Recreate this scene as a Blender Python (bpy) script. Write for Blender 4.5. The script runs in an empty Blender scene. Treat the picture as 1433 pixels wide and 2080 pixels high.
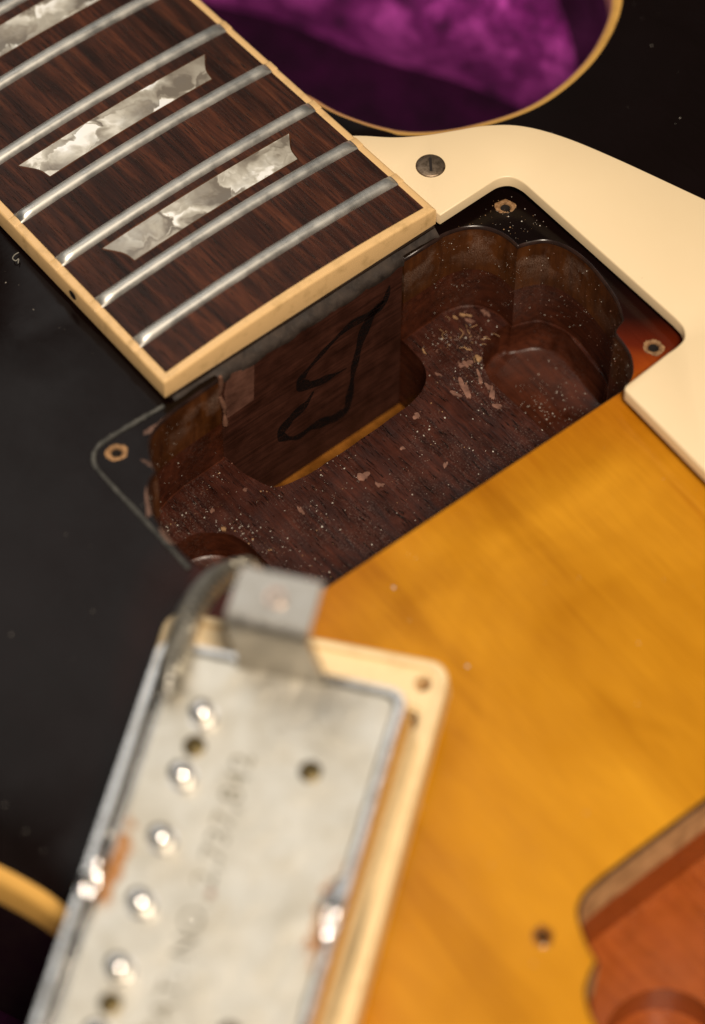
import bpy, bmesh, math, random
import numpy as np
from mathutils import Vector, Matrix
from mathutils.geometry import delaunay_2d_cdt

random.seed(7); rng = np.random.default_rng(7)
scene = bpy.context.scene
col = scene.collection
S = 0.001                       # everything below is written in millimetres
LIFT = 74.0                     # mm: guitar frame origin above the world floor

# ------------------------------------------------------------------ camera
# guitar frame: x along the strings towards the bridge (0 = end of fingerboard),
# y towards the treble side, z up (0 = crown of the fingerboard)
CAM = np.array([258.375, -204.714, 412.245])
RM = np.array([[0.63709354, 0.77077984, 0.00320351],
               [0.63491293, -0.52242620, -0.56917171],
               [-0.43703248, 0.36464957, -0.82221244]])
FPX, PW, PH = 6551.178, 1433.0, 2080.0
cam_data = bpy.data.cameras.new('camera'); cam = bpy.data.objects.new('camera', cam_data); col.objects.link(cam)
mw = Matrix.Identity(4)
for i in range(3):
    mw[i][0] = RM[0][i]; mw[i][1] = -RM[1][i]; mw[i][2] = -RM[2][i]
    mw[i][3] = (CAM[i] + (LIFT if i == 2 else 0)) * S
cam.matrix_world = mw
cam_data.sensor_width = 36; cam_data.lens = FPX * 36 / PH
cam_data.clip_start = 0.01; cam_data.clip_end = 50
cam_data.dof.use_dof = True; cam_data.dof.focus_distance = 0.543; cam_data.dof.aperture_fstop = 8.0
cam_data.dof.aperture_blades = 0
scene.camera = cam

# ------------------------------------------------------------------ light
world = bpy.data.worlds.new('World'); scene.world = world; world.use_nodes = True
bg = world.node_tree.nodes['Background']; bg.inputs[0].default_value = (1.0, 0.93, 0.84, 1); bg.inputs[1].default_value = 0.10

def area(name, loc, target, size, power, color):
    d = bpy.data.lights.new(name, 'AREA'); d.shape = 'RECTANGLE'; d.size, d.size_y = size; d.energy = power; d.color = color
    o = bpy.data.objects.new(name, d); col.objects.link(o)
    o.location = Vector(loc) * S
    o.rotation_euler = (Vector(target) - Vector(loc)).to_track_quat('-Z', 'Y').to_euler()
    return o
area('key_lamp', (500, -250, 930), (30, 0, -10), (0.16, 0.16), 12.9, (1.0, 0.85, 0.68))
area('overhead_softbox', (-540, -50, 1180), (0, 0, 0), (0.95, 0.75), 2.9, (1.0, 0.96, 0.90))
scene.view_settings.view_transform = 'Standard'; scene.view_settings.look = 'None'
scene.view_settings.exposure = 0.0; scene.view_settings.gamma = 1.0
scene.view_settings.use_curve_mapping = False
scene.render.engine = 'CYCLES'
scene.cycles.max_bounces = 8

# ------------------------------------------------------------------ helpers
def unp(u, v, pt, n):
    """photo pixel -> point on the plane through pt with normal n (guitar frame, mm)"""
    d = RM.T @ np.array([(u - PW / 2) / FPX, (v - PH / 2) / FPX, 1.0]); n = np.array(n, float)
    return CAM + d * (np.dot(np.array(pt, float) - CAM, n) / np.dot(d, n))
def unz(u, v, z): return unp(u, v, (0, 0, z), (0, 0, 1))

def cr(pts, n=8, closed=False):
    """Catmull-Rom through 2D/3D points"""
    P = [np.array(p, float) for p in pts]; out = []; m = len(P)
    rngi = range(m) if closed else range(m - 1)
    for i in rngi:
        p1, p2 = P[i], P[(i + 1) % m]
        p0 = P[i - 1] if (closed or i > 0) else 2 * p1 - p2
        p3 = P[(i + 2) % m] if (closed or i + 2 < m) else 2 * p2 - p1
        for k in range(n):
            t = k / n
            out.append(0.5 * ((2 * p1) + (-p0 + p2) * t + (2 * p0 - 5 * p1 + 4 * p2 - p3) * t * t + (-p0 + 3 * p1 - 3 * p2 + p3) * t ** 3))
    if not closed: out.append(P[-1])
    return out
def join(*segs):
    out = []
    for s in segs:
        for p in s:
            p = np.array(p[:2], float)
            if not out or np.linalg.norm(p - out[-1]) > 1e-4: out.append(p)
    if np.linalg.norm(out[0] - out[-1]) < 1e-4: out.pop()
    return out
def resample(poly, step):
    out = []; m = len(poly)
    for i in range(m):
        a, b = poly[i], poly[(i + 1) % m]; k = max(1, int(np.linalg.norm(b - a) / step))
        for j in range(k): out.append(a + (b - a) * j / k)
    return out
def area2(poly):
    P = np.array(poly); x, y = P[:, 0], P[:, 1]
    return 0.5 * np.sum(x * np.roll(y, -1) - np.roll(x, -1) * y)
def ccw(poly): return poly if area2(poly) > 0 else poly[::-1]
def offset(poly, d):
    """move a CCW polygon outwards by d (averaged normals)"""
    m = len(poly); out = []
    for i in range(m):
        a, b, c = poly[i - 1], poly[i], poly[(i + 1) % m]
        e1 = b - a; e2 = c - b; e1 = e1 / (np.linalg.norm(e1) + 1e-9); e2 = e2 / (np.linalg.norm(e2) + 1e-9)
        n = np.array([e1[1] + e2[1], -e1[0] - e2[0]]); l = np.linalg.norm(n)
        n = n / l if l > 1e-6 else np.array([e1[1], -e1[0]])
        out.append(b + n * d)
    return out
def rrect(hx, hy, r, n=6, cx=0, cy=0):
    out = []
    for sx, sy, a0 in ((1, 1, 0), (-1, 1, 90), (-1, -1, 180), (1, -1, 270)):
        for k in range(n + 1):
            a = math.radians(a0 + 90 * k / n)
            out.append(np.array([cx + sx * (hx - r) + r * math.cos(a), cy + sy * (hy - r) + r * math.sin(a)]))
    return out
def circle(cx, cy, r, n=20): return [np.array([cx + r * math.cos(2 * math.pi * k / n), cy + r * math.sin(2 * math.pi * k / n)]) for k in range(n)]
def inside(poly, pts):
    P = np.array(poly); X, Y = pts[:, 0], pts[:, 1]; res = np.zeros(len(pts), bool)
    x1, y1 = P[:, 0], P[:, 1]; x2, y2 = np.roll(x1, -1), np.roll(y1, -1)
    for a, b, c, d in zip(x1, y1, x2, y2):
        if b == d: continue
        cond = ((b > Y) != (d > Y)) & (X < (c - a) * (Y - b) / (d - b) + a)
        res ^= cond
    return res
def dist(poly, pts):
    P = np.array(poly); Q = np.roll(P, -1, axis=0); best = np.full(len(pts), 1e9)
    for a, b in zip(P, Q):
        d = b - a; l = d @ d + 1e-12
        t = np.clip(((pts - a) @ d) / l, 0, 1)[:, None]
        best = np.minimum(best, np.sum((pts - a - t * d) ** 2, axis=1))
    return np.sqrt(best)

class MB:
    """collects vertices (mm) and faces, with a material slot per face"""
    def __init__(s): s.v = []; s.f = []; s.m = []
    def add(s, verts, faces, mi=0):
        o = len(s.v); s.v += [tuple(map(float, p)) for p in verts]; s.f += [tuple(i + o for i in f) for f in faces]; s.m += [mi] * len(faces)
    def sheet(s, outer, holes, zf, pts=None, mi=0):
        cons = [outer] + holes; V = []; E = []
        for c in cons:
            o = len(V); V += [Vector((p[0], p[1])) for p in c]; E += [(o + i, o + (i + 1) % len(c)) for i in range(len(c))]
        if pts is not None and len(pts):
            k = inside(outer, pts) & (dist(outer, pts) > 0.7)
            for h in holes: k &= ~inside(h, pts) & (dist(h, pts) > 0.5)
            V += [Vector((p[0], p[1])) for p in pts[k]]
        vs, es, fs, *_ = delaunay_2d_cdt(V, E, [], 0, 1e-6)
        A = np.array([[v.x, v.y] for v in vs]); F = np.array([f[:3] for f in fs])
        cen = A[F].mean(axis=1); k = inside(outer, cen)
        for h in holes: k &= ~inside(h, cen)
        z = zf(A) if callable(zf) else np.full(len(A), zf)
        s.add([(A[i, 0], A[i, 1], z[i]) for i in range(len(A))], [tuple(f) for f in F[k]], mi)
    def wall(s, rows, mi=0, closed=True):
        """rows: list of lists of 3D points, same length"""
        n = len(rows[0]); o = []
        for r in rows: o += list(r)
        F = []
        for j in range(len(rows) - 1):
            for i in range(n if closed else n - 1):
                k = (i + 1) % n
                F.append((j * n + i, j * n + k, (j + 1) * n + k, (j + 1) * n + i))
        s.add(o, F, mi)
    def tube(s, path, r, n=8, cap=True, mi=0):
        P = [np.array(p, float) for p in path]; rows = []
        up = np.array([0, 0, 1.0])
        for i, p in enumerate(P):
            t = P[min(i + 1, len(P) - 1)] - P[max(i - 1, 0)]; t = t / (np.linalg.norm(t) + 1e-9)
            a = np.cross(t, up)
            if np.linalg.norm(a) < 0.05: a = np.cross(t, [1, 0, 0])
            a /= np.linalg.norm(a); b = np.cross(t, a); rr = r[i] if hasattr(r, '__len__') else r
            rows.append([p + rr * (math.cos(2 * math.pi * k / n) * a + math.sin(2 * math.pi * k / n) * b) for k in range(n)])
        s.wall(rows, mi)
        if cap:
            for q in (rows[0], rows[-1]): s.add(q, [tuple(range(n))], mi)
    def lathe(s, prof, c=(0, 0, 0), n=24, mi=0):
        """prof: (r, z) pairs"""
        s.wall([[(c[0] + r * math.cos(2 * math.pi * k / n), c[1] + r * math.sin(2 * math.pi * k / n), c[2] + z) for k in range(n)] for r, z in prof], mi)
    def build(s, name, mats, parent=None, base=(0, 0, 0), smooth=35, bevel=None, merge=True):
        me = bpy.data.meshes.new(name)
        me.from_pydata([((p[0] - base[0]) * S, (p[1] - base[1]) * S, (p[2] - base[2]) * S) for p in s.v], [], s.f)
        if not isinstance(mats, (list, tuple)): mats = [mats]
        for m in mats: me.materials.append(m)
        me.polygons.foreach_set('material_index', s.m)
        bm = bmesh.new(); bm.from_mesh(me)
        if merge: bmesh.ops.remove_doubles(bm, verts=bm.verts, dist=1e-6)
        loose = [v for v in bm.verts if not v.link_faces]
        bmesh.ops.delete(bm, geom=loose, context='VERTS')
        bmesh.ops.recalc_face_normals(bm, faces=bm.faces)
        bm.to_mesh(me); bm.free(); me.update()
        if smooth:
            me.polygons.foreach_set('use_smooth', [True] * len(me.polygons))
            me.set_sharp_from_angle(angle=math.radians(smooth))
        o = bpy.data.objects.new(name, me); col.objects.link(o)
        if parent is not None: o.parent = parent
        else: o.location = (base[0] * S, base[1] * S, (base[2] + LIFT) * S)
        if bevel:
            b = o.modifiers.new('bevel', 'BEVEL'); b.width = bevel * S; b.segments = 3; b.limit_method = 'ANGLE'; b.angle_limit = math.radians(40)
        return o
def tag(o, label=None, cat=None, group=None, kind=None):
    for k, v in (('label', label), ('category', cat), ('group', group), ('kind', kind)):
        if v: o[k] = v
    return o
def empty(name, loc):
    o = bpy.data.objects.new(name, None); col.objects.link(o); o.empty_display_size = 0.02
    o.location = (loc[0] * S, loc[1] * S, (loc[2] + LIFT) * S); return o

# ------------------------------------------------------------------ materials
class NT:
    def __init__(s, name):
        s.m = bpy.data.materials.new(name); s.m.use_nodes = True; s.t = s.m.node_tree; s.n = s.t.nodes; s.l = s.t.links
        s.b = s.n['Principled BSDF']; tc = s.n.new('ShaderNodeTexCoord')
        mp = s.n.new('ShaderNodeMapping'); mp.inputs['Scale'].default_value = (1000, 1000, 1000)
        s.l.new(tc.outputs['Object'], mp.inputs['Vector']); s.co = mp.outputs[0]          # millimetres
    def set(s, **k):
        for a, v in k.items():
            i = s.b.inputs[a.replace('_', ' ')]
            if hasattr(v, 'is_output'): s.l.new(v, i)
            elif isinstance(v, tuple): i.default_value = (*v, 1) if len(v) == 3 else v
            else: i.default_value = v
        return s
    def scale(s, sc, rot=(0, 0, 0), src=None):
        mp = s.n.new('ShaderNodeMapping'); mp.inputs['Scale'].default_value = sc; mp.inputs['Rotation'].default_value = rot
        s.l.new(src or s.co, mp.inputs['Vector']); return mp.outputs[0]
    def noise(s, sc, detail=4, rough=0.55, dist=0.0, src=None, out=0):
        n = s.n.new('ShaderNodeTexNoise'); n.inputs['Scale'].default_value = sc; n.inputs['Detail'].default_value = detail
        n.inputs['Roughness'].default_value = rough; n.inputs['Distortion'].default_value = dist
        s.l.new(src or s.co, n.inputs['Vector']); return n.outputs[out]
    def voro(s, sc, src=None, out='Color', feature='F1', rnd=1.0):
        n = s.n.new('ShaderNodeTexVoronoi'); n.feature = feature; n.inputs['Scale'].default_value = sc; n.inputs['Randomness'].default_value = rnd
        s.l.new(src or s.co, n.inputs['Vector']); return n.outputs[out]
    def ramp(s, fac, stops, interp='LINEAR'):
        r = s.n.new('ShaderNodeValToRGB'); r.color_ramp.interpolation = interp; e = r.color_ramp.elements
        while len(e) < len(stops): e.new(0.5)
        for q, (p, c) in zip(e, stops): q.position = p; q.color = (*c, 1) if isinstance(c, tuple) else (c, c, c, 1)
        s.l.new(fac, r.inputs[0]); return r.outputs[0]
    def math(s, op, a, b=0.0, c=None, clamp=False):
        n = s.n.new('ShaderNodeMath'); n.operation = op; n.use_clamp = clamp
        for i, v in enumerate((a, b, c)):
            if v is None: continue
            if hasattr(v, 'is_output'): s.l.new(v, n.inputs[i])
            else: n.inputs[i].default_value = v
        return n.outputs[0]
    def xyz(s, src=None):
        n = s.n.new('ShaderNodeSeparateXYZ'); s.l.new(src or s.co, n.inputs[0]); return n.outputs
    def mix(s, fac, a, b, mode='MIX'):
        n = s.n.new('ShaderNodeMix'); n.data_type = 'RGBA'; n.blend_type = mode
        for i, v in ((0, fac), (6, a), (7, b)):
            if hasattr(v, 'is_output'): s.l.new(v, n.inputs[i])
            elif isinstance(v, tuple): n.inputs[i].default_value = (*v, 1)
            else: n.inputs[i].default_value = v
        return n.outputs[2]
    def bump(s, h, strength=0.3, d=0.0001, normal='Normal'):
        n = s.n.new('ShaderNodeBump'); n.inputs['Strength'].default_value = strength; n.inputs['Distance'].default_value = d
        s.l.new(h, n.inputs['Height']); s.l.new(n.outputs[0], s.b.inputs[normal]); return s

def mat_top():
    t = NT('burst_maple')
    x, y, z = t.xyz()
    nx = t.math('DIVIDE', t.math('SUBTRACT', x, 130.0), 105.0); ny = t.math('DIVIDE', t.math('ADD', y, 6.0), 82.0)
    r = t.math('SQRT', t.math('ADD', t.math('MULTIPLY', nx, nx), t.math('MULTIPLY', ny, ny)))
    r = t.math('ADD', r, t.math('MULTIPLY', t.math('SUBTRACT', t.noise(0.05, 3), 0.5), 0.06))
    k = t.math('MULTIPLY', r, 0.712)
    burst = t.ramp(k, [(0.0, (0.585, 0.272, 0.014)), (0.55, (0.52, 0.230, 0.011)), (0.645, (0.43, 0.155, 0.006)), (0.69, (0.30, 0.055, 0.006)),
                       (0.725, (0.10, 0.012, 0.003)), (0.77, (0.014, 0.0035, 0.002)), (0.83, (0.0045, 0.002, 0.0016))])
    fl = t.noise(1.0, 5, 0.6, 0.6, t.scale((0.012, 0.09, 0.09)))
    fl2 = t.noise(1.0, 3, 0.5, 1.2, t.scale((0.028, 0.02, 0.02)))
    c = t.mix(1.0, burst, t.ramp(fl, [(0.28, (0.70, 0.62, 0.48)), (0.42, (0.93, 0.90, 0.84)), (0.75, (1.08, 1.10, 1.15))]), 'MULTIPLY')
    c = t.mix(1.0, c, t.ramp(fl2, [(0.3, (0.80, 0.74, 0.62)), (0.65, (1.08, 1.10, 1.3))]), 'MULTIPLY')
    fg = t.noise(1.0, 4, 0.6, 0.1, t.scale((0.10, 2.4, 2.4)))
    c = t.mix(1.0, c, t.ramp(fg, [(0.3, (0.90, 0.87, 0.80)), (0.7, (1.06, 1.07, 1.10))]), 'MULTIPLY')
    st = t.noise(1.0, 2, 0.5, 0.3, t.scale((0.02, 0.35, 0.35)))
    c = t.mix(t.ramp(st, [(0.68, 0.0), (0.76, 0.30)]), c, t.mix(1.0, c, (0.62, 0.42, 0.22), 'MULTIPLY'))
    rough = t.ramp(t.noise(0.12, 4), [(0.3, 0.12), (0.7, 0.24)])
    t.set(Base_Color=c, Roughness=rough, Coat_Weight=0.0, Specular_IOR_Level=0.16)
    sc = t.noise(1.0, 2, 0.5, 0, t.scale((3.0, 0.06, 0.06), (0, 0, 0.5)))
    t.bump(t.math('ADD', t.noise(0.15, 3), t.math('MULTIPLY', sc, 0.15)), 0.12, 0.0002)
    return t.m
def mat_plain(name, c, rough=0.4, **k):
    t = NT(name); t.set(Base_Color=c, Roughness=rough, **k); return t.m
def mat_cream(name, c=(0.80, 0.62, 0.37), dirt=(0.35, 0.22, 0.09), amt=0.5, rough=0.35):
    t = NT(name); n = t.noise(0.35, 6, 0.65); n2 = t.noise(2.5, 4, 0.6)
    col_ = t.mix(t.ramp(n, [(0.52, 0.0), (0.75, amt)]), c, dirt)
    col_ = t.mix(t.ramp(n2, [(0.70, 0.0), (0.78, amt)]), col_, (0.10, 0.06, 0.03))
    t.set(Base_Color=col_, Roughness=rough, Subsurface_Weight=0.0, Coat_Weight=0.15, Coat_Roughness=0.25); t.bump(n2, 0.12, 0.0001); return t.m
def mat_guard():
    t = NT('cream_plastic'); n = t.noise(0.06, 3); sp = t.noise(1.6, 3, 0.5)
    c = t.mix(n, (0.80, 0.635, 0.40), (0.78, 0.61, 0.375)); c = t.mix(t.ramp(sp, [(0.76, 0.0), (0.80, 0.7)]), c, (0.25, 0.12, 0.04))
    t.set(Base_Color=c, Roughness=t.ramp(t.noise(0.4, 5), [(0.3, 0.34), (0.7, 0.5)])); t.bump(t.noise(1.0, 3, 0.5, 0, t.scale((0.05, 4.0, 1.0), (0, 0, 0.4))), 0.05, 0.0001); return t.m
def mat_rosewood():
    t = NT('rosewood')
    g = t.noise(1.0, 6, 0.6, 0.8, t.scale((0.05, 0.55, 0.55)))
    g2 = t.noise(1.0, 4, 0.6, 0.2, t.scale((0.10, 2.2, 2.2)))
    pore = t.noise(1.0, 2, 0.5, 0.0, t.scale((0.32, 6.5, 6.5)))
    c = t.ramp(g, [(0.25, (0.012, 0.005, 0.0035)), (0.45, (0.034, 0.0105, 0.006)), (0.60, (0.066, 0.020, 0.0095)), (0.78, (0.105, 0.035, 0.015))])
    c = t.mix(1.0, c, t.ramp(g2, [(0.3, 0.55), (0.7, 1.35)]), 'MULTIPLY')
    g3 = t.noise(1.0, 3, 0.5, 0.6, t.scale((0.012, 0.16, 0.16)))
    c = t.mix(1.0, c, t.ramp(g3, [(0.32, (0.45, 0.42, 0.40)), (0.5, (1.0, 1.0, 1.0)), (0.68, (1.3, 1.22, 1.15))]), 'MULTIPLY')
    pm = t.ramp(pore, [(0.60, 0.0), (0.68, 1.0)])
    c = t.mix(pm, c, (0.007, 0.004, 0.003))
    t.set(Base_Color=c, Roughness=t.ramp(g2, [(0.3, 0.38), (0.7, 0.55)]), Specular_IOR_Level=0.28)
    t.bump(t.math('SUBTRACT', t.math('MULTIPLY', g2, 0.2), pm), 0.55, 0.00012); return t.m
def mat_metal(name, c, rough, tarn=(0.30, 0.24, 0.16), amt=0.3, sc=0.5, aniso=None):
    t = NT(name); n = t.noise(sc, 6, 0.65)
    t.set(Base_Color=t.mix(t.ramp(n, [(0.45, 0.0), (0.75, amt)]), c, tarn), Metallic=1.0, Roughness=t.ramp(t.noise(sc * 2.3, 5), [(0.3, rough * 0.75), (0.7, rough * 1.3)]))
    t.bump(t.noise(sc * 4, 4), 0.08, 0.0001); return t.m
def mat_pearl():
    t = NT('pearloid')
    w = t.n.new('ShaderNodeVectorMath'); w.operation = 'MULTIPLY_ADD'; t.l.new(t.noise(0.22, 3, 0.5, 0.6, None, 1), w.inputs[0]); w.inputs[1].default_value = (9, 9, 0); t.l.new(t.co, w.inputs[2])
    def facets(sc, k, rot):                      # crushed flakes: every cell catches the light along its own direction
        src = t.scale((1, 0.62, 0.0), (0, 0, rot), w.outputs[0])
        v = t.n.new('ShaderNodeTexVoronoi'); v.feature = 'SMOOTH_F1'; v.inputs['Smoothness'].default_value = 0.22; v.inputs['Scale'].default_value = sc; t.l.new(src, v.inputs['Vector'])
        d = t.n.new('ShaderNodeVectorMath'); d.operation = 'SUBTRACT'; t.l.new(src, d.inputs[0]); t.l.new(v.outputs['Position'], d.inputs[1])
        c = t.n.new('ShaderNodeVectorMath'); c.operation = 'SUBTRACT'; t.l.new(v.outputs['Color'], c.inputs[0]); c.inputs[1].default_value = (.5, .5, .5)
        q = t.n.new('ShaderNodeVectorMath'); q.operation = 'DOT_PRODUCT'; t.l.new(d.outputs[0], q.inputs[0]); t.l.new(c.outputs[0], q.inputs[1])
        return t.math('ADD', t.math('MULTIPLY', q.outputs['Value'], k * sc), t.math('MULTIPLY', t.xyz(v.outputs['Color'])[2], 0.45))
    f = t.math('ADD', t.math('MULTIPLY', facets(0.22, 1.5, 0.5), 0.85), t.math('MULTIPLY', facets(0.45, 1.0, -0.4), 0.20))
    f = t.math('ADD', f, t.math('MULTIPLY', t.noise(0.5, 3, 0.5, 1.0), 0.22))
    c = t.ramp(f, [(0.05, (0.19, 0.165, 0.135)), (0.26, (0.33, 0.30, 0.25)), (0.45, (0.48, 0.455, 0.39)), (0.60, (0.70, 0.68, 0.61)), (0.74, (0.95, 0.95, 0.92))])
    c = t.mix(t.ramp(t.noise(0.2, 2), [(0.5, 0.0), (0.7, 0.4)]), c, t.mix(1.0, c, (0.90, 0.98, 1.14), 'MULTIPLY'))
    t.set(Base_Color=c, Metallic=0.15, Roughness=0.30, Coat_Weight=0.3, Coat_Roughness=0.1); return t.m
def mat_wood(name, dark, light, sx=(0.05, 0.9, 0.9), rough=(0.3, 0.6), pores=None, bump=0.4, stain=None, spec=0.35, film=0.0, mott=(0.6, 1.25)):
    t = NT(name)
    g = t.noise(1.0, 6, 0.6, 0.5, t.scale(sx)); n2 = t.noise(0.25, 4)
    c = t.mix(t.ramp(g, [(0.3, 0.0), (0.7, 1.0)]), dark, light)
    c = t.mix(1.0, c, t.ramp(n2, [(0.3, mott[0]), (0.7, mott[1])]), 'MULTIPLY')
    h = g
    if pores:
        p = t.ramp(t.noise(1.0, 2, 0.5, 0, t.scale(pores)), [(0.62, 0.0), (0.70, 1.0)])
        c = t.mix(p, c, tuple(q * 0.25 for q in dark)); h = t.math('SUBTRACT', g, p)
    if film:
        f1 = t.ramp(t.noise(3.2, 4, 0.75), [(0.54, 0.0), (0.66, 1.0)]); f2 = t.ramp(t.noise(0.10, 3, 0.6), [(0.44, 0.0), (0.60, 1.0)])
        c = t.mix(t.math('MULTIPLY', t.math('MULTIPLY', f1, f2), film), c, (0.26, 0.20, 0.17))
    if stain:
        c = t.mix(t.ramp(t.noise(0.42, 6, 0.7), [(0.60, 0.0), (0.70, stain[1])]), c, stain[0])
    t.set(Base_Color=c, Roughness=t.ramp(n2, [(0.3, rough[0]), (0.7, rough[1])]), Specular_IOR_Level=spec); t.bump(h, bump, 0.00015); return t.m
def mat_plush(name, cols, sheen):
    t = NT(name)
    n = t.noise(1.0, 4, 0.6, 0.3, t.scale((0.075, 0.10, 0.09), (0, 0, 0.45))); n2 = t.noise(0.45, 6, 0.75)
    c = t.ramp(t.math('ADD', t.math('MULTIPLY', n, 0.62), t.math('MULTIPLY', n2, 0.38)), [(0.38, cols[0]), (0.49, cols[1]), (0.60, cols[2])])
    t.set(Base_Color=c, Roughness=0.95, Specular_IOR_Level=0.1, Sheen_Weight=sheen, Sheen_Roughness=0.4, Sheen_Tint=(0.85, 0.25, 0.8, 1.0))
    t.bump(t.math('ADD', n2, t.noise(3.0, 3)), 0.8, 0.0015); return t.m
def mat_plate():
    t = NT('nickel_plate')
    x, y, z = t.xyz()
    n = t.noise(0.13, 7, 0.7, 0.6); n2 = t.noise(1.4, 5, 0.7)
    c = t.mix(t.ramp(n, [(0.38, 0.0), (0.62, 1.0)]), (0.74, 0.71, 0.63), (0.60, 0.56, 0.47))
    c = t.mix(t.ramp(n2, [(0.66, 0.0), (0.76, 0.55)]), c, (0.30, 0.22, 0.14))
    # rust and flux burns where the solder joints sit half way along both long edges
    ax = t.math('ABSOLUTE', t.math('SUBTRACT', x, 0.8)); dx = t.math('MULTIPLY', t.math('SUBTRACT', ax, 16.0), 0.50); dy = t.math('MULTIPLY', t.math('ADD', y, 0.4), 0.125)
    d = t.math('ADD', t.math('SQRT', t.math('ADD', t.math('MULTIPLY', dx, dx), t.math('MULTIPLY', dy, dy))), t.math('MULTIPLY', t.math('SUBTRACT', t.noise(0.7, 5, 0.65), 0.5), 2.4))
    rm = t.ramp(d, [(0.70, 1.0), (1.15, 0.0)])
    c = t.mix(rm, c, t.mix(t.noise(0.6, 3), (0.50, 0.26, 0.08), (0.27, 0.08, 0.015)))
    sx = t.math('ADD', x, 0.2); sy = t.math('SUBTRACT', y, -1.0); ds = t.math('SQRT', t.math('ADD', t.math('MULTIPLY', sx, sx), t.math('MULTIPLY', sy, sy)))
    c = t.mix(t.ramp(ds, [(0.35, 0.85), (0.8, 0.0)]), c, (0.30, 0.10, 0.03))
    met = t.math('SUBTRACT', 0.92, t.math('MULTIPLY', rm, 0.7))
    t.set(Base_Color=c, Metallic=met, Roughness=t.ramp(n, [(0.3, 0.36), (0.7, 0.48)])); t.bump(t.math('ADD', t.noise(0.06, 3), t.math('ADD', t.math('MULTIPLY', n2, 0.05), t.math('MULTIPLY', t.noise(1.0, 2, 0.5, 0, t.scale((3.0, 0.08, 1), (0, 0, 0.3))), 0.04))), 0.5, 0.002); return t.m

M_TOP = mat_top()
M_SIDE = mat_wood('dark_mahogany_finish', (0.006, 0.003, 0.0025), (0.011, 0.005, 0.003), rough=(0.35, 0.5), bump=0.05)
M_BIND = mat_cream('aged_binding', (0.66, 0.37, 0.09), (0.36, 0.18, 0.04), 0.5, 0.22)
M_FBIND = mat_cream('fingerboard_binding_cream', (0.72, 0.47, 0.215), (0.34, 0.22, 0.08), 0.6, 0.33)
M_GUARD = mat_guard(); M_ROSE = mat_rosewood(); M_PEARL = mat_pearl()
M_FRET = mat_metal('nickel_silver', (0.66, 0.65, 0.61), 0.48, (0.60, 0.56, 0.48), 0.3, 0.12)
def mat_cavity_wall():
    t = NT('overspray_maple')
    g = t.noise(1.0, 5, 0.6, 0.5, t.scale((0.5, 0.5, 0.07))); n2 = t.noise(0.2, 4)
    c = t.mix(t.ramp(g, [(0.3, 0.0), (0.7, 1.0)]), (0.036, 0.0105, 0.003), (0.100, 0.032, 0.0075)); c = t.mix(1.0, c, t.ramp(n2, [(0.3, 0.6), (0.7, 1.3)]), 'MULTIPLY')
    z = t.xyz()[2]                                                        # powdery dust caught on the upper part of the wall (object z = 0 is the back of the body)
    band = t.ramp(t.math('DIVIDE', t.math('SUBTRACT', z, 43.0), 14.0), [(0.15, 0.0), (0.55, 0.75), (0.72, 1.0), (0.86, 0.0)])
    sp = t.math('MULTIPLY', t.ramp(t.noise(5.0, 4, 0.7), [(0.42, 0.0), (0.58, 1.0)]), t.ramp(t.noise(0.14, 4, 0.6), [(0.48, 0.0), (0.60, 1.0)]))
    m = t.math('MULTIPLY', band, sp)
    c = t.mix(t.math('MULTIPLY', m, 0.6), c, (0.30, 0.20, 0.15))
    t.set(Base_Color=c, Roughness=t.math('ADD', t.ramp(n2, [(0.3, 0.28), (0.7, 0.5)]), t.math('MULTIPLY', m, 0.3)), Specular_IOR_Level=0.30); t.bump(t.math('ADD', g, m), 0.25, 0.00015); return t.m
M_CMAPLE = mat_cavity_wall()
M_CMAHOG = mat_wood('overspray_mahogany', (0.030, 0.0075, 0.0036), (0.076, 0.019, 0.008), (0.08, 0.9, 0.9), (0.22, 0.42), None, 0.35, None, 0.24, 0.2)
M_CFLOOR = mat_wood('cavity_floor_mahogany', (0.017, 0.0045, 0.003), (0.058, 0.0145, 0.0075), (0.10, 1.2, 1.2), (0.32, 0.55), (0.35, 3.2, 3.2), 0.8, ((0.11, 0.05, 0.036), 0.25), 0.22, 0.32)
M_LIP = mat_wood('chipped_edge', (0.012, 0.007, 0.006), (0.030, 0.014, 0.010), (0.3, 0.3, 0.3), (0.15, 0.3), None, 0.2)
M_AMBER = mat_wood('amber_lacquer', (0.16, 0.055, 0.008), (0.30, 0.115, 0.018), (0.3, 0.3, 0.3), (0.12, 0.25), None, 0.25)
M_TENON = mat_wood('tenon_mahogany', (0.024, 0.008, 0.005), (0.062, 0.021, 0.013), (0.6, 0.10, 1.6), (0.45, 0.65), None, 0.3, None, 0.10)
M_BMAPLE = mat_wood('bare_maple', (0.50, 0.29, 0.125), (0.60, 0.36, 0.17), (0.05, 0.6, 0.6), (0.4, 0.6), None, 0.2)
M_BMAHOG = mat_wood('red_mahogany', (0.25, 0.054, 0.009), (0.33, 0.080, 0.014), (0.03, 0.9, 0.9), (0.25, 0.4), None, 0.25, None, 0.35, 0.25, (0.88, 1.1))
M_BARE = mat_wood('bare_chipped_wood', (0.04, 0.02, 0.015), (0.20, 0.115, 0.085), (0.4, 0.4, 0.4), (0.6, 0.8), None, 0.6)
M_HOLEWOOD = mat_wood('raw_hole_rim', (0.12, 0.055, 0.02), (0.42, 0.24, 0.11), (1.6, 1.6, 1.6), (0.6, 0.8), None, 0.6)
M_DARK = mat_plain('deep_hole', (0.012, 0.007, 0.005), 0.9)
M_INK = mat_plain('black_marker_ink', (0.004, 0.003, 0.004), 0.55)
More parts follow.
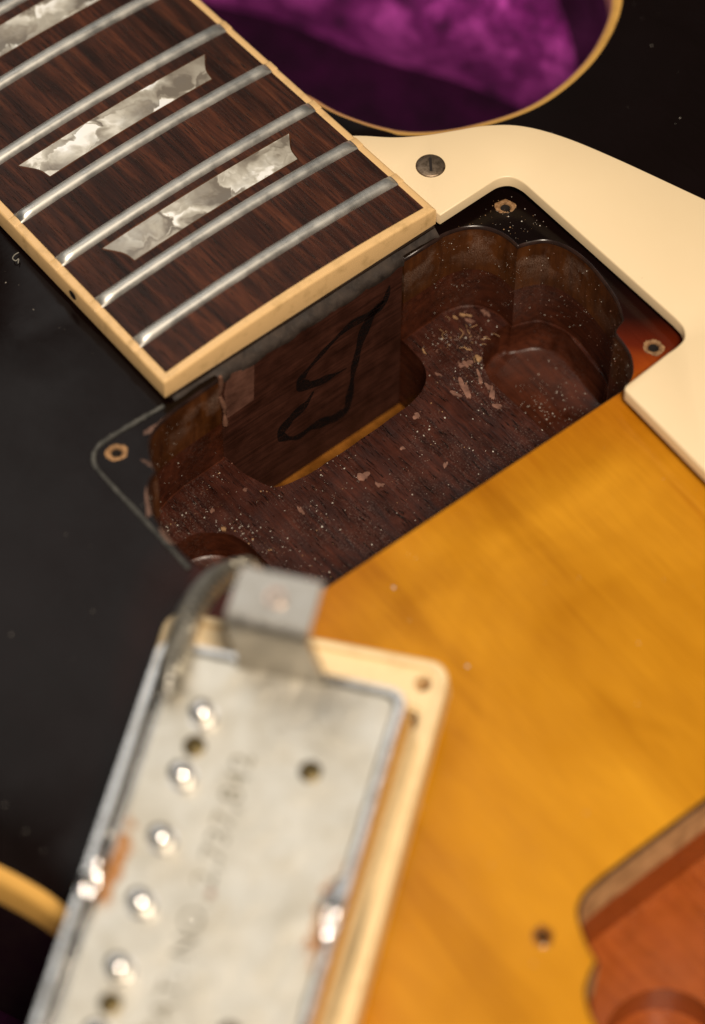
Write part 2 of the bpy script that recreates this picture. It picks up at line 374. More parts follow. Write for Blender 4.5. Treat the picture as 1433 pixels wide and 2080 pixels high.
def mat_ink_worn():
    t = NT('soaked_in_ink'); a = t.noise(1.0, 5, 0.7, 0.3, t.scale((1, 0.35, 2.6))); b = t.noise(3.5, 3, 0.6)
    t.set(Base_Color=(0.004, 0.003, 0.003), Roughness=0.7, Specular_IOR_Level=0.15, Alpha=t.math('MULTIPLY', t.ramp(a, [(0.32, 0.25), (0.56, 0.95)]), t.ramp(b, [(0.34, 0.35), (0.52, 1.0)]))); return t.m
M_INK2 = mat_ink_worn()
M_RIDGE = mat_wood('lacquer_ridge_grey', (0.03, 0.03, 0.028), (0.10, 0.098, 0.088), (0.8, 0.8, 0.8), (0.25, 0.5), None, 0.4)
M_GRIME = mat_wood('grime', (0.014, 0.009, 0.007), (0.042, 0.030, 0.023), (0.5, 0.5, 0.5), (0.5, 0.8), None, 0.8)
M_SCREW = mat_metal('rusty_screw', (0.27, 0.20, 0.14), 0.5, (0.05, 0.03, 0.018), 1.0, 1.3)
M_RUST = mat_wood('rust', (0.05, 0.025, 0.012), (0.14, 0.07, 0.03), (1.5, 1.5, 1.5), (0.7, 0.9), None, 0.6)
def mat_cover():
    t = NT('nickel_cover'); n = t.noise(0.3, 6, 0.65); b = t.noise(0.55, 4, 0.6)
    t.set(Base_Color=t.mix(t.ramp(n, [(0.45, 0.0), (0.75, 0.4)]), (0.74, 0.74, 0.73), (0.45, 0.40, 0.32)), Metallic=1.0, Roughness=t.ramp(n, [(0.3, 0.12), (0.7, 0.26)])); t.bump(b, 0.5, 0.0006); return t.m
M_CHROME = mat_cover()
M_PLATE = mat_plate()
M_POLE = mat_metal('pole_screw_steel', (0.80, 0.79, 0.78), 0.16, (0.5, 0.45, 0.4), 0.3, 0.6)
def mat_solder():
    t = NT('solder'); n = t.noise(0.7, 4, 0.6)
    t.set(Base_Color=t.mix(t.ramp(n, [(0.4, 0.0), (0.7, 0.7)]), (0.74, 0.74, 0.75), (0.40, 0.36, 0.31)), Metallic=1.0, Roughness=t.ramp(n, [(0.35, 0.06), (0.65, 0.24)])); t.bump(t.noise(0.5, 2, 0.5), 0.6, 0.0012); return t.m
M_SOLDER = mat_solder()
M_RING = mat_cream('ring_plastic', (0.80, 0.61, 0.34), (0.52, 0.34, 0.14), 0.5, 0.35)
M_BRAID = mat_metal('braided_shield', (0.58, 0.56, 0.50), 0.34, (0.25, 0.22, 0.18), 0.8, 1.0)
M_STAMP = mat_wood('stamped_recess', (0.17, 0.15, 0.11), (0.30, 0.27, 0.20), (0.25, 0.25, 0.25), (0.5, 0.6), None, 0.1)
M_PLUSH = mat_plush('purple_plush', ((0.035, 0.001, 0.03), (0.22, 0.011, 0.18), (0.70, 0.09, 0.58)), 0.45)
M_PLUSH_SHADED = mat_plush('shadow_tinted_plush', ((0.008, 0.0003, 0.006), (0.018, 0.0005, 0.014), (0.034, 0.001, 0.026)), 0.02)  # same plush, darkened: shadow beside the body painted into the case floor colour
M_FLAKE = mat_wood('wood_flake', (0.13, 0.06, 0.042), (0.26, 0.13, 0.09), (0.9, 0.9, 0.9), (0.6, 0.8), None, 0.5)
M_FLAKE2 = mat_wood('pale_wood_flake', (0.26, 0.14, 0.065), (0.42, 0.25, 0.12), (0.9, 0.9, 0.9), (0.6, 0.8), None, 0.5)
M_DUST = mat_plain('dust_grain', (0.50, 0.46, 0.40), 0.30)
M_LINT = mat_plain('lint', (0.22, 0.21, 0.18), 0.8)

# ------------------------------------------------------------------ shapes shared by the parts
XN = 458.8                                                   # nut is XN before the end of the board
def hw(x): return (43 + (x + XN) * 0.0313) / 2
def crown(y): return -y * y / 610.0
def fretx(n): return 625.0 * (1 - 2 ** (-n / 12)) - XN

OUT_PTS = [(-43, 29), (-40, 33.2), (-33, 36.0), (-24, 43.0), (-18.5, 51.9), (-15.2, 64), (-16.7, 76.9), (-21.6, 87.6), (-27.6, 94.0), (-36, 98.5), (-48, 102.5), (-62, 106), (-70, 110),
           (-70, 114), (-60, 120), (-40, 128), (-12, 131), (20, 122), (50, 106), (80, 97), (105, 98), (135, 110), (175, 137), (225, 158), (275, 165), (320, 150), (352, 112), (366, 55), (370, 0),
           (366, -55), (352, -112), (320, -150), (275, -165), (225, -158), (175, -135), (135, -109), (105, -96), (80, -92.8), (62, -95.3), (51, -98.2), (30, -108), (8, -120), (-25, -132),
           (-55, -130), (-72, -108), (-74, -72), (-66, -46), (-58, -34), (-54, -28)]
OUTLINE = ccw(join(cr(OUT_PTS, 7, closed=False), [(-54, -28), (-54, 0), (-43, 0), (-43, 29)]))
OUT_ARR = np.array(OUTLINE)
def ztop(A):
    A = np.atleast_2d(np.array(A, float)[..., :2])
    d = dist(OUTLINE, A); t = np.clip(1 - d / 46.0, 0, 1)
    x, y = A[:, 0], A[:, 1]
    lip = np.clip((x + 60) / 25, 0, 1)
    near_neck = np.exp(-((np.abs(y) / 34) ** 6)) * (x < -25)          # flat under the fingerboard
    drop = 6.6 * t ** 2.6 * (1 - near_neck)
    return -6.0 - 0.035 * np.maximum(0, x - 12) * np.clip((x - 12) / 40, 0, 1) - drop - 0.00010 * y * y
def zt(x, y): return float(ztop([[x, y]])[0])

CAV = ccw(join(
    [(2, -19), (-3, -19), (-3, 20.2), (2, 20.2), (2.0, 27)],
    cr([(2.0, 27), (1.9, 29.3), (2.9, 32.8), (5, 35.3), (8.2, 36.6), (11.8, 36.7)], 6),
    cr([(11.8, 36.7), (12.5, 38.8), (14, 41.3), (17.1, 42.9), (20.9, 43.4), (25.2, 43), (30.5, 41.8), (34.2, 39.9)], 6),
    cr([(34.2, 39.9), (35.3, 37.2), (38, 36.6), (40.8, 35.7), (43.4, 33.5), (44.6, 30.3)], 5),
    [(44.6, 30.3), (43.7, -31)],
    cr([(43.7, -31), (43, -33.5), (40.5, -35.6), (37, -36.6), (34.2, -40)], 5),
    cr([(34.2, -40), (31, -43.0), (25.6, -44.2), (18, -43.8), (14, -42.4), (11.2, -40.4), (10.2, -38.2)], 6),
    cr([(10.2, -38.2), (7, -36.9), (4.3, -34.8), (3.0, -31.8), (2.4, -28)], 6),
    [(2.4, -28), (2.2, -19.5)]))
BCAV = ccw(join(
    cr([(108.9, 31), (109.3, 34.6), (111, 37.6), (114.5, 39.5), (117.9, 40.4)], 6), cr([(117.9, 40.4), (119.2, 43.2), (121.0, 45.3), (125.1, 47.1), (132, 47.5), (138, 45.5), (141, 40.5)], 6),
    cr([(141, 40.5), (146, 38.5), (149.5, 36.5), (151, 33)], 6), [(151, 33), (151, -33)],
    cr([(151, -33), (149.5, -36.5), (146, -38.5), (141, -40.5)], 6), cr([(141, -40.5), (138, -45.5), (132, -47.5), (125.1, -47.1), (121.0, -45.3), (119.2, -43.2), (117.9, -40.4)], 6),
    cr([(117.9, -40.4), (114.5, -39.5), (110.6, -37.6), (108.9, -35.2), (108.4, -31.5), (108.4, -23.5)], 6), [(108.4, -23.5), (108.9, 31)]))
SLOT = ccw(join(cr([(1.2, -18.7), (5, -18.7), (9, -17.9), (12.3, -16.0), (13.6, -12), (13.8, -5), (13.7, 5), (13.4, 12), (12.3, 16.2), (9.5, 19.1), (5.5, 20.0), (1.2, 20.0)], 5)))
def stadium(x0, x1, y0, y1): return ccw(rrect((x1 - x0) / 2, (y1 - y0) / 2, (y1 - y0) / 2 - 0.2, 10, (x0 + x1) / 2, (y0 + y1) / 2))
LEG_T = [p if p[0] < 30 else np.array([30 + (p[0] - 30), p[1]]) for p in stadium(10.9, 42.5, 26.2, 43.3)]; LEG_B = stadium(10.9, 42.0, -44.0, -26.8)
def clip_cav(L):
    A = np.array(L); k = inside(offset(CAV, -0.24), A); out = []
    for p, q in zip(A, k):
        while not q and abs(p[1]) > 20:
            p = p - np.array([0.25 if p[0] > 30 else 0, 0.12 * np.sign(p[1])]); q = inside(offset(CAV, -0.24), np.array([p]))[0]
        out.append(np.array(p))
    return out
LEG_T = clip_cav(LEG_T); LEG_B = clip_cav(LEG_B)
BLEG = stadium(118.6, 141.0, -43.5, -25.0); BLEG_T = stadium(118.6, 141.0, 25.0, 43.5)
HOLES = [(3.1, -40.9), (3.6, 41.2), (41.6, 40.2), (41.4, -40.9), (109.7, -44.1), (109.7, 44.1)]

# ------------------------------------------------------------------ guitar
GB = (0, 0, -62.5)
guitar = tag(empty('electric_guitar', GB), 'sunburst electric guitar with its neck pickup removed, open cavity and cream pickguard', 'guitar')

# carved top with real openings
hole_loops = [ccw(circle(x, y, 0.95, 14)) for x, y in HOLES]
gx = np.arange(-72, 366, 3.6); gy = np.arange(-164, 165, 3.6)
G = np.array([(x + rng.uniform(-.5, .5), y + rng.uniform(-.5, .5)) for x in gx for y in gy])
fine = np.array([(x, y) for x in np.arange(-60, 160, 1.8) for y in np.arange(-130, 110, 1.8)])
G = np.vstack([G[~((G[:, 0] > -61) & (G[:, 0] < 161) & (G[:, 1] > -131) & (G[:, 1] < 111))], fine + rng.uniform(-.2, .2, fine.shape)])
CAV_O = offset(CAV, 0.40); BCAV_O = offset(BCAV, 0.5)
IN = offset(OUTLINE, -2.0)
mb = MB(); mb.sheet(IN, [CAV_O, BCAV_O] + hole_loops, ztop, G)
top = mb.build('carved_top', M_TOP, guitar, GB, smooth=60)
tag(top, 'glossy maple top, amber centre fading to black at the edges')

def lip_rows(outer, inner, zlow):
    a = ztop(outer); mid = [o * 0.35 + i * 0.65 for o, i in zip(outer, inner)]
    return [[(p[0], p[1], z) for p, z in zip(outer, a)], [(p[0], p[1], z - 0.13) for p, z in zip(mid, a)], [(p[0], p[1], z - 0.6) for p, z in zip(inner, a)]], a
# neck pickup cavity: rolled lacquer lip, maple layer, mahogany layer, floor with deeper leg wells and slot
rows, a = lip_rows(CAV_O, CAV, -18)
mb = MB(); mb.wall(rows); cavity_lip = mb.build('cavity_lip', M_LIP, guitar, GB, smooth=60)
mb = MB(); mb.wall([[(p[0], p[1], z - 0.6) for p, z in zip(CAV, a)], [(p[0], p[1], -18.0) for p in CAV]])
cm = mb.build('cavity_maple_wall', M_CMAPLE, guitar, GB, smooth=40)
inn = [p.copy() for p in CAV]
mb = MB(); mb.wall([[(p[0], p[1], -18.0) for p in CAV], [(p[0], p[1], -27.9) for p in inn], [(p[0], p[1], -28.1) for p in offset(CAV, -0.2)]])
mb.build('cavity_mahogany_wall', M_CMAHOG, guitar, GB, smooth=40)
fx = np.array([(x + rng.uniform(-.3, .3), y + rng.uniform(-.3, .3)) for x in np.arange(2, 45, 1.2) for y in np.arange(-44, 44, 1.2)])
def zfloor(A): return -28.0 + 0.18 * np.sin(A[:, 1] * 0.9 + 0.4 * np.sin(A[:, 0] * .5)) * 0.5 + 0.1 * np.sin(A[:, 0] * 1.3 + A[:, 1] * .21)
mb = MB(); mb.sheet(offset(CAV, -0.2), [SLOT, LEG_T, LEG_B], zfloor, fx); mb.build('cavity_floor', M_CFLOOR, guitar, GB, smooth=60)
for L, zb in ((LEG_T, -35.2), (LEG_B, -35.2)):
    mb = MB(); zr = zfloor(np.array(L)); mb.wall([[(p[0], p[1], z) for p, z in zip(L, zr)], [(p[0], p[1], zb + 0.5) for p in L], [(p[0], p[1], zb) for p in offset(L, -0.6)]])
    mb.sheet(offset(L, -0.6), [], zb, mi=0); mb.build('leg_well', M_CMAHOG, guitar, GB, smooth=50)
mb = MB(); zr = zfloor(np.array(SLOT)); mb.wall([[(p[0], p[1], z) for p, z in zip(SLOT, zr)], [(p[0], p[1], -46.4) for p in SLOT]]); mb.build('tenon_slot_wall', M_CMAHOG, guitar, GB, smooth=40)
mb = MB(); mb.sheet(SLOT, [], -46.4); mb.build('tenon_slot_floor', M_AMBER, guitar, GB, smooth=None)

# bridge pickup cavity
rows, a = lip_rows(BCAV_O, BCAV, -19.5)
mb = MB(); mb.wall(rows); mb.build('cavity_lip', M_LIP, guitar, GB, smooth=60)
mb = MB(); mb.wall([[(p[0], p[1], z - 0.6) for p, z in zip(BCAV, a)], [(p[0], p[1], -19.3) for p in BCAV]]); mb.build('cavity_maple_wall', M_BMAPLE, guitar, GB, smooth=40)
mb = MB(); mb.wall([[(p[0], p[1], -19.3) for p in BCAV], [(p[0], p[1], -29.2) for p in BCAV], [(p[0], p[1], -30.0) for p in offset(BCAV, -0.9)]]); mb.build('cavity_mahogany_wall', M_BMAHOG, guitar, GB, smooth=40)
mb = MB(); mb.sheet(offset(BCAV, -0.9), [BLEG, BLEG_T], -30.0); mb.build('cavity_floor', M_BMAHOG, guitar, GB, smooth=None)
for L in (BLEG, BLEG_T):
    mb = MB(); mb.wall([[(p[0], p[1], -30.0) for p in L], [(p[0], p[1], -37.0) for p in L]]); mb.sheet(L, [], -37.0); mb.build('leg_well', M_BMAHOG, guitar, GB, smooth=50)

# rim: binding and mahogany back
et = ztop(OUTLINE)
mb = MB()
o1 = offset(OUTLINE, -0.95); o2 = offset(OUTLINE, -0.25)
mb.wall([[(p[0], p[1], z) for p, z in zip(IN, ztop(IN))], [(p[0], p[1], z + 0.02) for p, z in zip(o1, ztop(o1))], [(p[0], p[1], z - 0.3) for p, z in zip(o2, et)], [(p[0], p[1], z - 1.0) for p, z in zip(OUTLINE, et)], [(p[0], p[1], z - 7.2) for p, z in zip(OUTLINE, et)]])
mb.build('body_binding', M_BIND, guitar, GB, smooth=40)
mb = MB(); ins = offset(OUTLINE, -0.15); bot = offset(OUTLINE, -4)
mb.wall([[(p[0], p[1], z - 7.2) for p, z in zip(ins, et)], [(p[0], p[1], -62.5) for p in ins], [(p[0], p[1], -65.5) for p in offset(OUTLINE, -1.2)], [(p[0], p[1], -66.5) for p in bot]])
mb.sheet(bot, [], -66.5); mb.build('mahogany_back', M_SIDE, guitar, GB, smooth=50)

# neck, with the tenon that ends in the cavity
mb = MB()
def boxv(x0, x1, y0, y1, z0, z1): return [(x0, y0, z0), (x1, y0, z0), (x1, y1, z0), (x0, y1, z0), (x0, y0, z1), (x1, y0, z1), (x1, y1, z1), (x0, y1, z1)], [(0, 3, 2, 1), (4, 5, 6, 7), (0, 1, 5, 4), (1, 2, 6, 5), (2, 3, 7, 6), (3, 0, 4, 7)]
v, f = boxv(-50, 2.0, -18.9, 20.0, -46.5, -7.4); mb.add(v, f)
tenon = mb.build('neck_tenon', M_TENON, guitar, GB, smooth=None, bevel=0.35)
tag(tenon, 'dark brown tenon block marked with a black scribble')
mb = MB(); rows = []
for x in (-130, -55, -42, 0.4):
    h = hw(x) - 0.5; pr = []
    dz = 20 if x < -50 else 6.5
    for k in range(13):
        a_ = math.pi * k / 12; pr.append((x, -h * math.cos(a_), -5.25 - (dz * math.sin(a_) ** 0.7 if 0 < k < 12 else 0)))
    rows.append(pr)
mb.wall(rows, closed=True)
mb.add(rows[0], [tuple(range(13))]); mb.add(rows[-1], [tuple(range(13))])
mb.build('neck', M_SIDE, guitar, GB, smooth=50)
# dirty ledge of old glue and lacquer under the end of the board
mb = MB(); ys = np.linspace(-27.5, 28.2, 90); r1 = []; rz = []; r2 = []; r3 = []; r4 = []
for y in ys:
    w = (2.12 if -19 < y < 20.3 else 1.7) + .1 * math.sin(y * .9) + rng.uniform(-.06, .06); q = .12 * math.sin(y * .7 + 1) + rng.uniform(-.06, .06)
    r1.append((-0.3, y, -5.1)); rz.append((0.12, y, -5.3 + q * .3)); r2.append((w * 0.6, y, -6.15 + q * .4)); r3.append((w, y, -6.7 + q * .5)); r4.append((w - 0.05, y, -7.9 + q))
mb.wall([r1, rz, r2, r3, r4], closed=False); mb.build('glue_ledge', M_GRIME, guitar, GB, smooth=70)

# marker scribble on the tenon face, drawn as thin ink ribbons
def ribbon(mb, px, w):
    P = cr([unp(420 + a / 2.985, 560 + b / 2.985, (2.03, 0, 0), (1, 0, 0)) for a, b in px], 6)
    L = []; R = []
    for i, p in enumerate(P):
        t = P[min(i + 1, len(P) - 1)] - P[max(0, i - 1)]; t = t / np.linalg.norm(t); n = np.array([0, -t[2], t[1]])
        ww = w * (0.72 + 0.25 * math.sin(i * 0.21 + w * 5) + 0.14 * math.sin(i * .83)) * min(1, 0.25 + min(i, len(P) - 1 - i) * 0.12)
        L.append(p + n * ww / 2); R.append(p - n * ww / 2)
    mb.wall([L, R], closed=False)
for pts, w in (([(1110, 60), (1080, 150), (1000, 230), (860, 310), (710, 460), (600, 590), (570, 645), (610, 668), (740, 620), (850, 560)], 2.4),
               ([(1075, 150), (990, 260), (935, 400), (895, 560), (872, 700), (845, 810), (760, 870), (650, 910), (560, 975), (470, 985), (455, 950), (510, 870), (600, 780), (650, 700)], 2.6)):
    mb = MB(); ribbon(mb, pts, w); mb.build('marker_stroke', M_INK2, tenon, GB, smooth=None)

# fingerboard
board = bpy.data.objects.new('fingerboard', None); col.objects.link(board); board.parent = guitar; board.empty_display_size = 0.02
BX0 = -130.0
mb = MB(); NY = 24
def arcrow(x, yh, dz=0.0): return [(x, yh * (2 * k / NY - 1), crown(yh * (2 * k / NY - 1)) + dz) for k in range(NY + 1)]
xs = list(np.linspace(BX0, -1.5, 30))
rows = [arcrow(x, hw(x) - 1.5) for x in xs]
mb.wall(rows, closed=False)
rr = [[(x, -(hw(x) - 1.5), -6.0) for x in xs], [(x, -(hw(x) - 1.5), crown(hw(x) - 1.5)) for x in xs]]; mb.wall(rr, closed=False)
rr = [[(x, (hw(x) - 1.5), -6.0) for x in xs], [(x, (hw(x) - 1.5), crown(hw(x) - 1.5)) for x in xs]]; mb.wall(rr, closed=False)
mb.build('rosewood_board', M_ROSE, board, GB, smooth=40)
# binding: two long strips and the end strip, mitred, with a rounded upper edge
def side_binding(sgn):
    mb = MB(); xs = list(np.linspace(BX0, 0, 60)); r = []
    for (o, z) in ((-1.5, 0.0), (-0.45, 0.02), (-0.12, -0.12), (0, -0.45), (0, -5.2), (-1.5, -5.2)):
        r.append([(min(x, -1.5 * (o / -1.5)) if x > -1.6 else x, sgn * (hw(x) + o), crown(hw(x)) * (1 if z > -3 else 0) + z) for x in xs])
    mb.wall(r + [r[0]], closed=False); return mb.build('binding_strip', M_FBIND, board, GB, smooth=50)
sb = {s: side_binding(s) for s in (-1, 1)}
mb = MB(); ys = np.linspace(-1, 1, 40); r = []
for (o, z) in ((-1.5, 0.0), (-0.45, 0.02), (-0.12, -0.12), (0.004, -0.45), (0.004, -5.2), (-1.5, -5.2)):
    r.append([(o, t * (hw(0) + min(o, 0)), crown(t * hw(0)) + z if z > -3 else z) for t in ys])
mb.wall(r + [r[0]], closed=False); mb.build('end_binding_strip', M_FBIND, board, GB, smooth=50)
# frets
def fret(n):
    x0 = fretx(n); mb = MB(); yh = hw(x0) - 1.35; rows = []
    W_, Hh = 1.22, 1.0; NYF = 40
    for k in range(NYF + 1):
        y = yh * (2 * k / NYF - 1); e = min(1.0, (yh - abs(y)) / 0.95 + 0.10); e = max(0.12, e) ** 0.75
        row = []
        for j in range(11):
            a_ = math.pi * j / 10
            row.append((x0 - W_ * math.cos(a_), y, crown(y) - 0.02 + Hh * e * (1 - abs(math.cos(a_)) ** 3.0)))
        rows.append(row)
    mb.wall(rows, closed=False)
    for q in (rows[0], rows[-1]): mb.add(q, [tuple(range(11))])
    o = mb.build('fret', M_FRET, board, GB, smooth=60)
    for sgn, s_ in ((-1, sb[-1]), (1, sb[1])):          # nib: the binding rises to the fret end
        mb = MB(); rows = []
        for y, e in ((yh, 0.30), (yh + 0.5, 0.24), (yh + 1.0, 0.14), (yh + 1.33, 0.0)):
            rows.append([(x0 - 1.1 * math.cos(math.pi * j / 8), sgn * y, crown(y) - 0.03 + e * math.sin(math.pi * j / 8)) for j in range(9)])
        mb.wall(rows, closed=False); mb.build('fret_nib', M_FBIND, s_, GB, smooth=60)
for n in range(15, 23): fret(n)
# inlays
def inlay(xa, xb, ya, yb):
    """trapezoid: long edge xa (towards the nut), short edge xb, ends hollowed"""
    xm = (xa + xb) / 2
    R = cr([(xb, yb), (xm + .3, (ya + yb) / 2 - 0.75), (xa, ya)], 8)
    Lf = cr([(xa, -ya), (xm + .3, -(ya + yb) / 2 + 0.75), (xb, -yb)], 8)
    poly = ccw(resample(join(R, Lf), 1.6))
    P = np.array([(x, y) for x in np.arange(xa, xb, 1.3) for y in np.arange(-ya, ya, 1.3)])
    mb = MB(); mb.sheet(poly, [], lambda A: crown(A[:, 1]) + 0.05, P)
    mb.wall([[(p[0], p[1], crown(p[1]) + 0.05) for p in poly], [(p[0], p[1], crown(p[1]) - 0.3) for p in offset(poly, 0.06)]])
    o = mb.build('inlay', M_PEARL, board, GB, smooth=30)
    # thin filler line round the inlay
    mb = MB(); a1 = offset(poly, 0.02); a2 = offset(poly, 0.26)
    mb.wall([[(p[0], p[1], crown(p[1]) + 0.03) for p in a1], [(p[0], p[1], crown(p[1]) + 0.02) for p in a2]]); mb.build('inlay_filler', M_CMAPLE, o, GB, smooth=None)
inlay(-28.0, -22.6, 19.7, 17.2); inlay(-51.3, -46.0, 19.8, 17.2); inlay(-78.7, -72.9, 19.6, 17.1); inlay(-108.5, -102, 19.4, 17)
for n in (21, 19, 17):
    x = (fretx(n) + fretx(n - 1)) / 2; h = hw(x)
    mb = MB(); c0 = [(x + 0.95 * math.cos(a_), -h - 0.03, -3.3 + 0.95 * math.sin(a_)) for a_ in np.linspace(0, 2 * math.pi, 17)[:-1]]
    mb.add(c0, [tuple(range(16))]); mb.build('side_dot', M_INK, sb[-1], GB, smooth=None)

# pickguard
zg1, zg0 = -2.5, -4.9
GUARD = ccw(join([(0.75, 29.0), (0.7, 39.5)], cr([(0.7, 39.5), (0.85, 41.8), (1.9, 43.6), (3.9, 44.4), (6.5, 44.5)], 6), [(6.5, 44.5), (41.5, 44.5)],
    cr([(41.5, 44.5), (43.8, 44.2), (45.6, 42.9), (46.2, 40.8), (46.25, 38.5)], 6), [(46.25, 38.5), (46.75, 29.6)], cr([(46.75, 29.6), (46.85, 28.8), (47.15, 28.4), (47.6, 28.2), (48.4, 28.15)], 5),
    [(48.4, 28.15), (67.5, 27.2), (106, 26.2), (106.5, 60), (104, 76)],
    cr([(104, 76), (85, 80), (60, 75.5), (40, 70.2), (26.4, 65.6), (9.9, 60.1), (0.4, 56.3), (-5.8, 52.4), (-9.6, 47.8), (-12.0, 43.2), (-14.4, 38.6), (-17.4, 34.2), (-20.8, 30.6), (-22.6, 28.45)], 8),
    [(-22.6, 28.45), (-12, 28.7), (-1.0, 28.98)], cr([(-1, 28.98), (-0.2, 28.85), (0.75, 29.0)], 3)))
mb = MB(); gi = offset(GUARD, -0.28)
mb.sheet(gi, [], zg1); mb.wall([[(p[0], p[1], zg1) for p in gi], [(p[0], p[1], zg1 - 0.08) for p in offset(GUARD, -0.08)], [(p[0], p[1], zg1 - 0.3) for p in GUARD], [(p[0], p[1], zg0) for p in GUARD]])
mb.sheet(GUARD, [], zg0)
guard = mb.build('pickguard', M_GUARD, guitar, GB, smooth=50); tag(guard, 'smooth cream plastic pickguard held by one rusty screw')
sx_, sy_ = -8.5, 34.7
mb = MB(); mb.lathe([(2.55, -2.5), (2.48, -2.32), (2.3, -2.22), (1.5, -2.08), (0.7, -2.02), (0.001, -2.0)], (sx_, sy_, 0), 28)
screw = mb.build('screw', M_SCREW, guard, GB, smooth=50); tag(screw, 'rusty slotted screw head')
mb = MB(); d = np.array([0.80, -0.60]); n_ = np.array([0.6, 0.80])
A_, B_ = [], []
for t in np.linspace(-1.5, 1.5, 13):
    q = np.array([sx_, sy_]) + d * t; z = -1.94 - 0.08 * (t / 1.5) ** 2
    A_.append((*(q + n_ * .24), z)); B_.append((*(q - n_ * .24), z))
mb.wall([A_, B_], closed=False); mb.build('screw_slot', M_DARK, screw, GB, smooth=None)

# screw holes of the missing pickup ring: raw wood crater and dark bore
for i, (x, y) in enumerate(HOLES):
    mb = MB(); n = 48; z = zt(x, y); rows = []; jr = {r_: 0.12 * np.sin(np.arange(48) * .1309 * 2 + r_ * 3 + i) + 0.07 * np.sin(np.arange(48) * .1309 * 5 + i * 2) + rng.uniform(-.06, .06, 48) for r_ in (1.75, 1.4)}
    for r_, dz in ((1.75, 0.02), (1.4, 0.16), (1.0, 0.10), (0.85, -0.3), (0.8, -3.0)):
        rows.append([(x + (r_ + (jr[r_][k] if r_ > 1.2 else 0)) * math.cos(2 * math.pi * k / n), y + (r_ + (jr[r_][k] if r_ > 1.2 else 0)) * math.sin(2 * math.pi * k / n), z + dz + (rng.uniform(-.06, .06) if r_ > .95 else 0)) for k in range(n)])
    mb.wall(rows[:4], mi=0); mb.wall(rows[3:], mi=1); mb.add(rows[-1], [tuple(range(n))], 1)
    mb.build('screw_hole', [M_HOLEWOOD if i < 4 else M_AMBER, M_DARK], top, GB, smooth=60)

# ridge of lacquer that built up round the missing ring, and bare chipped patches of the cavity edge
path = cr([(0.6, -29.5), (0.3, -35), (0.1, -40.5), (0.6, -43.2), (2.4, -44.9), (5, -45.3), (12, -45.4), (20, -45.5), (28, -45.6)], 6)
mb = MB(); mb.tube([(p[0], p[1], zt(p[0], p[1]) + 0.02) for p in path], [0.42 + rng.uniform(-.1, .1) for _ in path], 8); mb.build('lacquer_ridge', M_RIDGE, top, GB, smooth=70)
def blob(c, a, b, rot, seed, n=26, jag=0.28):
    g = np.random.default_rng(seed); ph = g.uniform(0, 6.28, 5); out = []
    for k in range(n):
        t = 2 * math.pi * k / n; r = 1 + jag * sum(math.sin((j + 2) * t + ph[j]) / (j + 1.3) for j in range(5)) * .6
        x, y = a * r * math.cos(t), b * r * math.sin(t); out.append(np.array([c[0] + x * math.cos(rot) - y * math.sin(rot), c[1] + x * math.sin(rot) + y * math.cos(rot)]))
    return ccw(out)
for i, (c, a_, b_, rot) in enumerate((((3.5, -32.8), 3.0, .62, 1.28), ((8.6, -37.9), 1.7, .5, .35), ((14.0, -42.8), 3.4, 0.45, -.62), ((21, -44.7), 2.2, .35, 0))):
    p = blob(c, a_, b_, rot, 40 + i, 44, 0.5); CO_ = np.array(CAV_O)
    p = [q if not inside(CAV_O, np.array([q]))[0] else CO_[np.argmin(np.sum((CO_ - q) ** 2, axis=1))] + rng.uniform(-.02, .02, 2) for q in p]
    p = [q for q_i, q in enumerate(p) if np.linalg.norm(q - p[q_i - 1]) > 0.06]
    mb = MB(); mb.sheet(p, [], lambda A: ztop(A) + 0.03); mb.wall([[(q[0], q[1], zt(*q) + 0.03) for q in p], [(q[0], q[1], zt(*q) - 0.03) for q in offset(p, 0.06)]])
    mb.build('bare_wood_patch', M_BARE, top, GB, smooth=50)
# glue tongue and pale filler patch on the tenon's corner
def face_patch(name, px, mat, dx, par):
    mb = MB(); P = [unp(a, b, (2.0 + dx, 0, 0), (1, 0, 0)) for a, b in px]; mb.add(P, [tuple(range(len(P)))])
    Q = [p - np.array([dx + .02, 0, 0]) for p in P]; mb.wall([P, Q]); return mb.build(name, mat, par, GB, smooth=None)
M_PATCH = mat_wood('worn_tenon_corner', (0.085, 0.034, 0.022), (0.14, 0.062, 0.042), (0.5, 0.5, 1.3), (0.5, 0.7), None, 0.3)
face_patch('worn_patch', [(463, 762), (517, 742), (516, 812), (462, 850), (456, 800)], M_PATCH, 0.05, tenon)
M_GLUE = mat_wood('old_glue', (0.10, 0.045, 0.03), (0.20, 0.10, 0.066), (0.8, 0.8, 0.8), (0.3, 0.5), None, 0.5)
gp = [unp(a, b, (2.3, 0, 0), (1, 0, 0)) for a, b in ((448, 765), (449, 785), (447, 805), (455, 825), (457, 845), (458, 862))]
mb = MB(); mb.tube(cr(gp, 5), [0.2 + 0.3 * abs(math.sin(i * .31 + .4)) for i in range(26)], 8); mb.build('glue_run', M_GLUE, tenon, GB, smooth=70)

